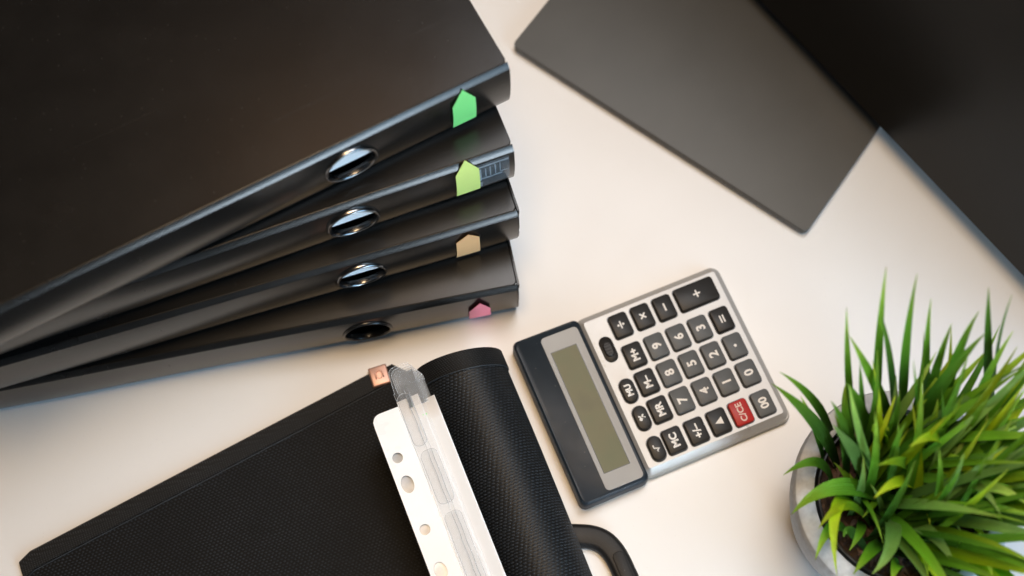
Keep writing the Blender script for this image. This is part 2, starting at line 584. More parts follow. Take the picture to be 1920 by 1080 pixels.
BIND = [
    (-0.00127, 0.36743, 28.23, 0.1046, 'topmost black ring binder of the stack, its whole cover showing'),
    (0.00122, 0.33879, 20.75, 0.1051, 'second black ring binder from the top, with a clear scuffed label film on its spine'),
    (0.00392, 0.31623, 17.35, 0.1054, 'third black ring binder from the top, carrying the peach flag'),
    (0.00388, 0.28379, 11.60, 0.1033, 'lowest black ring binder, resting on the white desk'),
]
binders = []
for i, (bx, by, ang, s, lab) in enumerate(BIND):
    z0 = (3 - i) * T
    if i == 3:
        z0 += 0.0
    b = thing('ring_binder', lab, 'binder', (bx, by, z0), R(ang), 'black ring binders fanned out in a stack')
    binders.append(b)
    e = 0.0001
    slab('bottom_cover', -BL, 0, 0.0062, BD, 0.003, [(0.0004, 0.0 + e), (0, 0.0005), (0, 0.0024), (0.0004, 0.0028)], 'binder', b)
    slab('top_cover', -BL, 0, 0.0034, BD, 0.003, [(0.0004, T - 0.0029), (0, T - 0.0024), (0, T - 0.0005 - e), (0.0004, T - e)], 'binder', b)
    v, f = spine_mesh(s, 0.0150, i * 1.7)
    obj('spine', v, f, 'binder', b, 20)
    # liner behind the spine board closes the ends
    slab('inner_spine', -BL + 0.001, -0.001, 0.0265, 0.028, 0.0004, [(0, 0.003), (0, T - 0.003)], 'binder_in', b)
    # finger ring: lathe round the hole axis
    rp = [(0.0148, 0.0030), (0.0150, -0.0004), (0.0154, -0.0014), (0.0161, -0.0018), (0.0168, -0.0014), (0.0171, -0.0004), (0.0171, 0.0012)]
    nn, v, f = 48, [], []
    for k in range(nn):
        a = 2 * math.pi * k / nn
        for r_, y_ in rp:
            zz = 0.0252 + r_ * math.sin(a)
            v.append((-s + r_ * math.cos(a), -prof_d(zz) + y_, zz))
    m_ = len(rp)
    for k in range(nn):
        for j in range(m_ - 1):
            f.append((k * m_ + j, ((k + 1) % nn) * m_ + j, ((k + 1) % nn) * m_ + j + 1, k * m_ + j + 1))
    obj('finger_ring', v, f, 'ring' if i < 3 else 'ring_black', b, True)
    # sheet edge leaning behind the hole
    if i < 3:
        pts = [(-0.024, 0.0036, 0.0190), (0.024, 0.0036, 0.0190), (0.024, 0.0230, 0.0420), (-0.024, 0.0230, 0.0420)]
    else:
        pts = [(-0.024, 0.012, 0.006), (0.024, 0.012, 0.006), (0.024, 0.0255, 0.03), (-0.024, 0.0255, 0.03)]
    v = [(x - s, y, z) for x, y, z in pts] + [(x - s, y + 0.0006, z - 0.0006) for x, y, z in pts]
    f = [(0, 1, 2, 3), (7, 6, 5, 4), (0, 4, 5, 1), (1, 5, 6, 2), (2, 6, 7, 3), (3, 7, 4, 0)]
    obj('inner_sheet', v, f, 'paper' if i < 3 else 'binder_in', b)
    slab('paper_block', -0.325, -0.008, 0.045, 0.262, 0.001, [(0, 0.0030), (0.0015, 0.030)], 'paper', b)
    if i >= 2:
        # dark edge strip along the end of the cover
        slab('edge_trim', 0.0001, 0.0016, 0.0022, BD - 0.002, 0.0006, [(0, T - 0.006), (0, T + 0.0004), (0.0002, T + 0.0007)], 'trim', b)
        pv = [(0.0001, -prof_d(z) + 0.0004, z) for z in (0.012, 0.02, 0.03, 0.04, 0.047)]
        tube('edge_trim', [(0.0002, y, z) for _, y, z in pv], 0.0006, 'trim', b, 6)

# clear label film on the second binder
b = binders[1]
S0, S1 = -0.0255, -0.0035


def on_spine(x, z, lift):
    return (x, -prof_d(z) - lift, z)


zz = [0.012, 0.018, 0.024, 0.030, 0.036, 0.042, 0.0455]
xs = [S0 + (S1 - S0) * k / 4 for k in range(5)]
v = [on_spine(x, z, 0.0007) for z in zz for x in xs]
f = [(r * 5 + k, r * 5 + k + 1, r * 5 + k + 6, r * 5 + k + 5) for r in range(len(zz) - 1) for k in range(4)]
lh = obj('label_film', v, f, 'holder', b, True)
tag(lh, 'clear scuffed label film at the right end of the spine')
random.seed(5)
for (xa, xb, za, zb) in ((-0.025, -0.004, 0.0415, 0.0432), (-0.024, -0.022, 0.024, 0.040), (-0.0195, -0.0188, 0.029, 0.039), (-0.0165, -0.0158, 0.0285, 0.040),
                         (-0.0132, -0.0125, 0.029, 0.0405), (-0.010, -0.0095, 0.030, 0.041), (-0.024, -0.0085, 0.0255, 0.0275), (-0.010, -0.0045, 0.0285, 0.0300), (-0.0235, -0.0215, 0.014, 0.022)):
    n = 4
    v = []
    for k in range(n + 1):
        x = xa + (xb - xa) * k / n
        j = random.uniform(-0.0004, 0.0004)
        v += [on_spine(x, za + j, 0.0010), on_spine(x, (za + zb) / 2 + j, 0.0011), on_spine(x, zb + j, 0.0010)]
    f = []
    for k in range(n):
        f += [(3 * k, 3 * k + 3, 3 * k + 4, 3 * k + 1), (3 * k + 1, 3 * k + 4, 3 * k + 5, 3 * k + 2)]
    obj('scuff_mark', v, f, 'holder_mark', lh, True)

# ------------------------------------------------------------------ sticky flags
FLAGS = [('green', 'bright green arrow-shaped sticky flag on the topmost binder spine', -0.0390, -0.0235, 0.0095, 0.0370, 0.0492, -0.0308),
         ('lime', 'pale lime arrow-shaped sticky flag on the second binder spine', -0.0387, -0.0230, 0.0120, 0.0425, 0.0555, -0.0311),
         ('peach', 'peach arrow-shaped sticky flag on the third binder spine', -0.0424, -0.0263, 0.0040, 0.0370, 0.0460, -0.0338),
         ('pink', 'pink arrow-shaped sticky flag on the lowest binder spine', -0.0342, -0.0190, 0.0030, 0.0285, 0.0425, -0.0262)]
for i, (c, lab, xa, xb, zb, zs_, zt, xt) in enumerate(FLAGS):
    bx, by, ang, s, _ = BIND[i]
    # bent strip: sticks to the spine at the bottom and stands a little away at the tip
    prof = []
    n = 7
    for k in range(n):
        t = k / (n - 1)
        z = zb + (zs_ - zb) * t
        prof.append((z, prof_d(z) + 0.0014))
    th = 0.00022
    v = []
    for z, dd in prof:
        tl = (z - zb) / (zt - zb)
        v += [(xa + 0.0006 * tl, -dd, z), (xb - 0.0004 * tl, -dd, z)]
    v.append((xt, -(prof_d(zt) + (0.0026 if zt > 0.047 else 0.0022)), zt))
    m_ = len(v)
    v += [(x, y + th, z) for x, y, z in v]
    f = []
    for k in range(n - 1):
        q = (2 * k, 2 * k + 1, 2 * k + 3, 2 * k + 2)
        f += [q, tuple(m_ + j for j in reversed(q))]
    tip = (2 * n - 2, 2 * n - 1, 2 * n)
    f += [tip, tuple(m_ + j for j in reversed(tip))]
    edge = [2 * k for k in range(n)] + [2 * n] + [2 * k + 1 for k in reversed(range(n))]
    for p, q in zip(edge, edge[1:] + edge[:1]):
        f.append((p, q, m_ + q, m_ + p))
    o = obj('sticky_flag', v, f, 'flag_' + c, None, 30, loc=(bx, by, (3 - i) * T), rotz=R(ang))
    tag(o, lab, 'sticky flag', 'sticky flags on the binder spines')

# ------------------------------------------------------------------ calculator
# local axes: x from the display end to the key end, y towards the upper edge in view (rows run to -y)
calc = thing('calculator', 'silver desk calculator with dark display hood and black keys', 'calculator', (0.0, 0.25709, 0.0), R(22.67))
ZT = 0.0125


def mm(*a):
    return tuple(x / 1000.0 for x in a)


# body with sloping sides
slab('body', 0.046, 0.1545, -0.1195, 0.0, 0.006, [(0.003, 0.0), (0.0006, 0.0012), (0.0, 0.0045), (0.0012, 0.0075)], 'silver_side', calc)
slab('face_plate', 0.046, 0.1535, -0.1185, -0.001, 0.006, [(0.0002, 0.0075), (0.0010, 0.0092), (0.0036, 0.0116), (0.0044, ZT)], 'silver', calc)
# display hood, slightly raised at its outer edge
hood = []
for ins, z in ((0.002, 0.0), (0.0, 0.0015), (0.0, 0.011), (0.0006, 0.0134), (0.0018, 0.0145)):
    lp = []
    for x, y in rrect(-0.001 + ins, 0.0482 - ins, -0.1212 + ins, -0.0005 - ins, 0.0045):
        lift = (0.048 - x) / 0.048 * 0.0035 if z > 0.005 else 0
        lp.append((x, y, z + lift))
    hood.append(lp)
v, f = lofted(hood)
obj('display_hood', v, f, 'navy', calc, 35)


def on_hood(x, d):
    return 0.0145 + (0.048 - x) / 0.048 * 0.0035 + d


def hood_slab(name, x0, x1, y0, y1, r, d0, d1, ins, mat, parent):
    loops = [[(x, y, on_hood(x, d0)) for x, y in rrect(x0, x1, y0, y1, r)], [(x, y, on_hood(x, d1)) for x, y in rrect(x0 + ins, x1 - ins, y0 + ins, y1 - ins, r)]]
    v, f = lofted(loops)
    return obj(name, v, f, mat, parent, 35)


dp = hood_slab('display_panel', 0.0178, 0.0452, -0.1178, -0.0055, 0.003, -0.0008, 0.0003, 0.0002, 'lcdframe', calc)
hood_slab('lcd_border', 0.0208, 0.0400, -0.1064, -0.0172, 0.0004, 0.0002, 0.0004, 0.0001, 'trim', dp)
hood_slab('lcd', 0.0212, 0.0396, -0.1060, -0.0176, 0.0003, 0.0003, 0.00046, 0.0001, 'lcd', dp)

KW, KH = 0.0132, 0.0172     # along x, along y


def key(x, y, legend, mat, w=KW, h=KH, oval=False, size=0.0075, pm='print'):
    kx, ky = x / 1000, -y / 1000
    r = w / 2 - 0.0002 if oval else 0.0022
    # dark well round the key
    slab('key_well', kx - w / 2 - 0.0006, kx + w / 2 + 0.0006, ky - h / 2 - 0.0006, ky + h / 2 + 0.0006, r + 0.0005, [(0, ZT - 0.001), (0, ZT + 0.00008)], 'trim', calc)
    hh = 0.0032
    k = slab('key', -w / 2, w / 2, -h / 2, h / 2, r, [(0, -0.001), (0, hh * 0.45), (0.0002, hh * 0.78), (0.0005, hh * 0.94), (0.0010, hh)], mat, calc, loc=(kx, ky, ZT))
    zt = hh + 0.00003
    if callable(legend):
        vv, ff = legend()
        o = obj('legend', [(a, b_, zt) for a, b_ in vv], ff, pm, k)
    else:
        o = mesh_obj('legend', text_mesh(legend, size, 0.00016 if pm == 'print_pale' else 0.00028, 0.0), pm, k)
        o.location = (0, 0, zt)
        # glyph up points to the display (-x), reading direction runs to +y
        o.rotation_euler = (0, 0, R(90))
    return k


def bars(*rects):
    """Bars given in glyph space (right, up) as (x0, x1, y0, y1)/mm, turned so that up is -x."""
    vv, ff = [], []
    for x0, x1, y0, y1 in rects:
        n = len(vv)
        for gx, gy in ((x0, y0), (x1, y0), (x1, y1), (x0, y1)):
            vv.append((-gy / 1000, gx / 1000))
        ff.append((n, n + 1, n + 2, n + 3))
    return vv, ff


def disc(cx, cy, r, n=14):
    return [(-(cy + r * math.sin(2 * math.pi * k / n)) / 1000, (cx + r * math.cos(2 * math.pi * k / n)) / 1000) for k in range(n)]


def g_plus():
    return bars((-2.6, 2.6, -0.55, 0.55), (-0.55, 0.55, 0.56, 2.6), (-0.55, 0.55, -2.6, -0.56))


def g_minus():
    return bars((-2.8, 2.8, -0.6, 0.6))


def g_equal():
    return bars((-2.7, 2.7, 0.55, 1.55), (-2.7, 2.7, -1.55, -0.55))


def g_div():
    vv, ff = bars((-2.7, 2.7, -0.5, 0.5))
    for s_ in (1, -1):
        n = len(vv)
        vv += disc(0, 1.75 * s_, 0.8)
        ff.append(tuple(range(n, n + 14)))
    return vv, ff


def g_times():
    vv, ff = g_plus()
    c, s_ = math.cos(R(45)), math.sin(R(45))
    return [(c * a - s_ * b_, s_ * a + c * b_) for a, b_ in vv], ff


def g_dot():
    return disc(0, 0, 1.05), [tuple(range(14))]


def g_tri():
    return [(-0.0032, -0.0006), (0.0024, -0.0026), (0.0024, 0.0026)], [(0, 1, 2)]


def g_root():
    pts = [(-2.3, -0.1), (-1.5, 0.2), (-0.6, -1.7), (0.5, 1.8), (2.4, 1.8)]
    w = 0.38
    vv, ff = [], []
    for (x0, y0), (x1, y1) in zip(pts, pts[1:]):
        dx, dy = x1 - x0, y1 - y0
        l = math.hypot(dx, dy)
        nx, ny = -dy / l * w, dx / l * w
        ex, ey = dx / l * w * 0.5, dy / l * w * 0.5
        n = len(vv)
        for gx, gy in ((x0 + nx - ex, y0 + ny - ey), (x0 - nx - ex, y0 - ny - ey), (x1 - nx + ex, y1 - ny + ey), (x1 + nx + ex, y1 + ny + ey)):
            vv.append((-gy / 1000, gx / 1000))
        ff.append((n, n + 1, n + 2, n + 3))
    return vv, ff


U = [73.2, 89.6, 106.0, 122.3, 138.7]
V = [16.9, 39.7, 60.1, 80.6, 103.3]
GRID = [[g_div, g_times, g_minus, None, None], ['M+', '9', '6', '3', g_equal], ['M–', '8', '5', '2', g_dot], ['MR', '7', '4', '1', '0'], ['MC', '+/–', g_tri, 'C/CE', '00']]
GREY = {'9', '8', '7', '6', '5', '4', '3', '2', '1', '0', '00'}
for r, row in enumerate(GRID):
    for c, g in enumerate(row):
        if g is None:
            continue
        grey = (isinstance(g, str) and g in GREY) or g is g_dot
        sz = 0.0086 if isinstance(g, str) and len(g) == 1 else (0.0078 if g == '00' else 0.0068)
        if g == '+/–':
            sz = 0.0072
        if g == 'C/CE':
            key(U[c], V[r], g, 'key_red', size=0.0060, pm='print_pale')
        else:
            key(U[c], V[r], g, 'key_grey' if grey else 'key_black', size=sz)
key(130.3, 16.5, g_plus, 'key_black', w=0.0292)
for (x, y), g in zip(((59.4, 60.8), (59.8, 81.3), (60.2, 103.8)), ('MU', '%', g_root)):
    key(x, y, g, 'key_black', w=0.0098, h=0.0172, oval=True, size=0.0057)
# slide switch in its slot
slab('switch_slot', 0.0540, 0.0636, -0.0385, -0.0195, 0.0047, [(0, ZT - 0.001), (0, ZT + 0.0002), (0.0003, ZT + 0.0004)], 'key_black', calc)
sw = slab('slide_switch', 0.0556, 0.0620, -0.0345, -0.0235, 0.0030, [(0, ZT + 0.0003), (0.0003, ZT + 0.0012), (0.0008, ZT + 0.0016)], 'key_black', calc)
for k in range(4):
    slab('switch_rib', 0.0566, 0.0610, -0.0325 + k * 0.0022, -0.0316 + k * 0.0022, 0.0003, [(0, ZT + 0.0015), (0.0002, ZT + 0.0021)], 'key_black', sw)
o = mesh_obj('printed_mark', text_mesh('ON', 0.0030, 0.00002), 'print_grey', calc)
o.location, o.rotation_euler = (0.1230, -0.1136, ZT + 0.00004), (0, 0, R(90))
for k in range(6):
    slab('printed_mark', 0.0513, 0.0526, -0.0395 + k * 0.0034, -0.0375 + k * 0.0034, 0.0001, [(0, ZT - 0.0002), (0, ZT + 0.00004)], 'print_tick' if 'print_tick' in M else 'silver_side', calc)

# ------------------------------------------------------------------ document folder
# local axes: x across the folder (towards the roll), y along the roll away from the viewer
FO = (-0.00781, 0.24386, 0.0)
FANG = math.atan2(0.37523, 0.92693)
fold = thing('document_folder', 'open black woven document folder with rolled cover, metal corner clip and carry handle', 'folder', FO, FANG)
RR = 0.028
CX, CZ = -0.028, RR + 0.0004
FLEN = 0.30


def far_edge(x):      # far edge of the flat flap, given as local y
    return 0.0305 - 0.0332 * (-0.062 - x) / 0.2773 if x < -0.062 else 0.0305


# flat flap: grid, thin, with a rounded far corner by the clip
nx, ny = 34, 28
X0, X1 = -0.340, -0.060


def flap_z(x, y):
    base = 0.0022 + 0.0012 * math.sin(x * 14 + 1.0) * math.sin(y * 9)
    return max(0.0016, base)


def flap_pt(i, j, lift=0.0):
    x = X0 + (X1 - X0) * i / nx
    t = j / ny
    y1 = far_edge(x)
    rc = 0.010
    if x > X1 - rc:
        dx = x - (X1 - rc)
        y1 -= rc - math.sqrt(max(rc * rc - dx * dx, 0))
    if x < X0 + 0.004:
        y1 -= 0.003 * (1 - (x - X0) / 0.004)
    y = y1 - FLEN * t
    # left edge runs slightly askew
    return (x + 0.115 * (far_edge(X0) - y) * (1 - i / nx) * 0.15, y, flap_z(x, y) + lift)


v, uv, f = [], [], []
for i in range(nx + 1):
    for j in range(ny + 1):
        p = flap_pt(i, j)
        v.append(p)
        uv.append((p[0], p[1]))
off = len(v)
for i in range(nx + 1):
    for j in range(ny + 1):
        p = flap_pt(i, j)
        v.append((p[0], p[1], 0.0003))
        uv.append((p[0], p[1]))
W = ny + 1
for i in range(nx):
    for j in range(ny):
        a = i * W + j
        f += [(a, a + W, a + W + 1, a + 1), (off + a + 1, off + a + W + 1, off + a + W, off + a)]
rim = [j for j in range(ny + 1)] + [i * W + ny for i in range(1, nx + 1)] + [nx * W + j for j in reversed(range(ny))] + [i * W for i in reversed(range(1, nx))]
for p, q in zip(rim, rim[1:] + rim[:1]):
    f.append((p, q, off + q, off + p))
obj('cover_flap', v, f, 'weave', fold, 40, uvs=uv)


def band(name, pts_outer, pts_inner, lift, mat, parent, vscale=1.0):
    """Folded tape: follows two edge lines, humped a little in the middle."""
    v, uv, f = [], [], []
    s_ = 0.0
    prev = None
    rows = 5
    for a, b_ in zip(pts_outer, pts_inner):
        a, b_ = Vector(a), Vector(b_)
        if prev is not None:
            s_ += (a - prev).length
        prev = a
        for k in range(rows):
            t = k / (rows - 1)
            p = a.lerp(b_, t)
            v.append(p)
            uv.append((s_, t * (b_ - a).length))
    n = len(pts_outer)
    for i in range(n - 1):
        for k in range(rows - 1):
            q = i * rows + k
            f.append((q, q + rows, q + rows + 1, q + 1))
    return obj(name, v, f, mat, parent, True, uvs=uv)


TW = 0.0112
outer, inner, thread = [], [], []
for i in range(0, nx - 1):
    x = X0 + (X1 - X0) * i / nx
    y = far_edge(x)
    if x < X0 + 0.004:
        y -= 0.003 * (1 - (x - X0) / 0.004)
    w = TW
    outer.append((x, y + 0.0012, 0.0006))
    inner.append((x, y - w, flap_z(x, y - w) + 0.0009))
    thread.append((x, y - w + 0.0004, flap_z(x, y - w) + 0.0010))
# tape: rising outer edge, flat top
v, uv, f = [], [], []
s_ = 0
for a, b_ in zip(outer, inner):
    top = b_[2]
    row = [(a[0], a[1], 0.0004), (a[0], a[1] + 0.0003, top * 0.55), (a[0], a[1] - 0.0008, top + 0.0002), (a[0], (a[1] + b_[1]) / 2, top + 0.0003), (b_[0], b_[1] + 0.0004, top), (b_[0], b_[1], top - 0.0007)]
    v += row
    d_ = 0
    for k, p in enumerate(row):
        uv.append((a[0], p[1] - p[2] if k < 3 else p[1]))
f = [(i * 6 + k, i * 6 + 6 + k, i * 6 + 7 + k, i * 6 + k + 1) for i in range(len(outer) - 1) for k in range(5)]
tp = obj('binding_tape', v, f, 'tape', fold, 50, uvs=uv)
tube('edge_thread', [(x, y - 0.0011, z - 0.0005) for x, y, z in thread], 0.00032, 'thread', tp, 5)

# rolled cover: starts flat under the papers, curls up over the top and back down on the left
prof = []
for k in range(10):
    x = -0.085 + (CX + 0.085) * k / 9
    prof.append((x, 0.0012))
for k in range(1, 41):
    a = R(-90 + 300 * k / 40)
    rx, rz = RR, RR * (0.985 + 0.02 * math.sin(a * 2))
    prof.append((CX + rx * math.cos(a), CZ + 0.0008 + rz * math.sin(a)))
ln = [0.0]
for (x0, z0), (x1, z1) in zip(prof, prof[1:]):
    ln.append(ln[-1] + math.hypot(x1 - x0, z1 - z0))
NV = 30


def roll_far(k):
    # the end of the roll is a little skewed: further out on the left
    x, z = prof[k]
    return 0.0005 + 0.0075 * min(1, max(0, -x / 0.056)) + (0.003 if k < 10 else 0)


def roll_grid(off_n, y0f, y1f, name, mat, thick):
    v, uv, f = [], [], []
    n = len(prof)
    for k, (x, z) in enumerate(prof):
        # outward normal
        a = prof[max(0, k - 1)]
        b_ = prof[min(n - 1, k + 1)]
        tx, tz = b_[0] - a[0], b_[1] - a[1]
        l = math.hypot(tx, tz)
        nxx, nzz = tz / l, -tx / l
        for j in range(NV + 1):
            t = j / NV
            y = y0f(k) + (y1f(k) - y0f(k)) * t
            wob = 0.0006 * math.sin(y * 21 + k * 0.12) if k > 14 else 0
            v.append((x + nxx * (off_n + wob), y, max(z + nzz * (off_n + wob), 0.0003)))
            uv.append((ln[k] - y * 0.35, y))
    Wd = NV + 1
    for k in range(n - 1):
        for j in range(NV):
            q = k * Wd + j
            f.append((q, q + Wd, q + Wd + 1, q + 1))
    o = obj(name, v, f, mat, fold, True, uvs=uv)
    sm = o.modifiers.new('thickness', 'SOLIDIFY')
    sm.thickness = thick
    sm.offset = 0
    return o


roll_grid(0.0, roll_far, lambda k: roll_far(k) - FLEN, 'rolled_cover', 'weave_roll', 0.0010)
rt = roll_grid(0.0011, lambda k: roll_far(k) + 0.0012, lambda k: roll_far(k) - 0.0112, 'binding_tape', 'tape', 0.0010)
path = []
for k in range(14, len(prof)):
    x, z = prof[k]
    a = math.atan2(z - CZ, x - CX)
    path.append((x + 0.0014 * math.cos(a), roll_far(k) - 0.0116, z + 0.0014 * math.sin(a)))
tube('edge_thread', path, 0.00035, 'thread', rt, 5)

# rose metal clip at the flap corner
cl = bpy.data.objects.new('clip_origin', None)
bpy.data.objects.remove(cl)
CLX, CLY, CLA = -0.0790, 0.0245, R(-4)


def clip_pts(pts):
    c, s_ = math.cos(CLA), math.sin(CLA)
    return [(CLX + c * x - s_ * y, CLY + s_ * x + c * y, z) for x, y, z in pts]


loops = []
for ins, z in ((0.0, 0.0005), (0.0, 0.0042), (0.0004, 0.0049), (0.0010, 0.0052)):
    loops.append(clip_pts([(x, y, z) for x, y in rrect(-0.0064 + ins, 0.0064 - ins, -0.0070 + ins, 0.0070 - ins, 0.0009)]))
v, f = lofted(loops)
clip = obj('corner_clip', v, f, 'clip', fold, 40)
# embossed horseshoe on the clip
path = []
for k in range(17):
    a = R(10 + 160 * k / 16)
    path.append((0.0026 * math.cos(a), 0.0008 + 0.0026 * math.sin(a)))
path = [(0.0026, -0.0022)] + path + [(-0.0026, -0.0022)]
tube('embossed_loop', clip_pts([(x, y, 0.0050) for x, y in path]), 0.00050, 'clip', clip, 8)
v, f = lofted([clip_pts([(x, y, 0.0050) for x, y in rrect(-0.0021, 0.0021, -0.0026, 0.0030, 0.0019)]), clip_pts([(x, y, 0.0055) for x, y in rrect(-0.0016, 0.0016, -0.0021, 0.0025, 0.0015)])])
obj('embossed_pad', v, f, 'clip', clip, 40)

# carry handle on the right
hp = [(-0.012, -0.1195), (0.002, -0.1252), (0.0120, -0.1302), (0.0180, -0.1360), (0.0210, -0.1430), (0.0222, -0.1500), (0.0226, -0.158), (0.0228, -0.172), (0.0228, -0.190), (0.0225, -0.206),
      (0.0205, -0.217), (0.0155, -0.226), (0.008, -0.233), (-0.012, -0.240)]


def smooth_path(P, sub=4):
    out = []
    for i in range(len(P) - 1):
        p0, p1, p2, p3 = (Vector(P[max(i - 1, 0)]), Vector(P[i]), Vector(P[i + 1]), Vector(P[min(i + 2, len(P) - 1)]))
        for k in range(sub):
            t = k / sub
            out.append(0.5 * ((2 * p1) + (-p0 + p2) * t + (2 * p0 - 5 * p1 + 4 * p2 - p3) * t * t + (-p0 + 3 * p1 - 3 * p2 + p3) * t ** 3))
    out.append(Vector(P[-1]))
    return out


def sweep_flat(P, section, name, mat, parent, z=0.0):
    """Sweep a section (offset, height) along a 2-D path."""
    loops = []
    for i, p in enumerate(P):
        t = (P[min(i + 1, len(P) - 1)] - P[max(i - 1, 0)]).normalized()
        n = Vector((t.y, -t.x))
        loops.append([(p.x + n.x * o_, p.y + n.y * o_, z + h_) for o_, h_ in section])
    v, f = lofted(loops)
    return obj(name, v, f, mat, parent, 40)


hw = 0.0078
sec = [(-hw + 0.002, 0.0002), (-hw + 0.0005, 0.0012), (-hw, 0.003), (-hw + 0.0002, 0.0062), (-hw + 0.0016, 0.0084), (-hw + 0.0034, 0.0090),
       (hw - 0.0034, 0.0090), (hw - 0.0016, 0.0084), (hw - 0.0002, 0.0062), (hw, 0.003), (hw - 0.0005, 0.0012), (hw - 0.002, 0.0002)]
hpath = smooth_path([(a, b_) for a, b_ in hp])
hd = sweep_flat(hpath, sec, 'handle', 'handle', fold)
slab('grip_inlay', 0.0188, 0.0268, -0.208, -0.1455, 0.0033, [(0.0, 0.0088), (0.0, 0.0096), (0.0006, 0.0099)], 'handle', hd)

# ------------------------------------------------------------------ things lying in the folder
fm = Matrix.Translation(Vector(FO)) @ Matrix.Rotation(FANG, 4, 'Z')


def curve_sheet(name, prof2, ytop, ybot, mat, parent, th=0.00025, ns=18, corner=0.0, uvs=False, skew=0.0):
    """Sheet bent along x following prof2 [(x, z)], from ytop to ybot; rounded top-left corner if wanted."""
    P = smooth_path(prof2, 4)
    v, f = [], []
    cols = len(P)
    for i, p in enumerate(P):
        yt = ytop + skew * (p.x - P[0].x)
        if corner and p.x < P[0].x + corner:
            dx = corner - (p.x - P[0].x)
            yt -= corner - math.sqrt(max(corner ** 2 - dx * dx, 0))
        for j in range(ns + 1):
            y = yt + (ybot - yt) * j / ns
            sag = 1.0 - 0.0 * j
            v.append((p.x, y, p.y + 0.0003 * math.sin(y * 40 + p.x * 60)))
    W_ = ns + 1
    for i in range(cols - 1):
        for j in range(ns):
            q = i * W_ + j
            f.append((q, q + W_, q + W_ + 1, q + 1))
    o = obj(name, v, f, mat, parent, True)
    sm = o.modifiers.new('thickness', 'SOLIDIFY')
    sm.thickness = th
    sm.offset = 0
    return o


# white sheets leaning on the roll
ps = thing('paper_sheets', 'white paper sheets in the open folder leaning against the roll', 'paper', FO, FANG)
for k in range(9):        # the pile under the top sheets, each bundle a little out of line
    o_ = 0.0006 * math.sin(k * 2.3)
    slab('sheet_bundle', -0.0925 + o_, -0.0640 + o_ * 0.5, -0.30, -0.020 + o_, 0.0006, [(0, 0.0036 + 0.0047 * k), (0.0003, 0.0036 + 0.0047 * k + 0.0043)], 'paper', ps)
curve_sheet('sheet', [(-0.0815, 0.0466), (-0.078, 0.0467), (-0.072, 0.0471), (-0.0645, 0.0480), (-0.0580, 0.0492), (-0.0510, 0.0508)], -0.0140, -0.30, 'paper', ps, 0.0003)
curve_sheet('sheet', [(-0.0752, 0.0474), (-0.0740, 0.0475), (-0.072, 0.0479), (-0.0655, 0.0488), (-0.0605, 0.0496)], -0.0090, -0.30, 'paper', ps, 0.0003)
slab('green_mark', -0.0625, -0.0597, -0.0238, -0.0230, 0.0003, [(0, 0.0490), (0, 0.0498)], 'flag_green', ps)

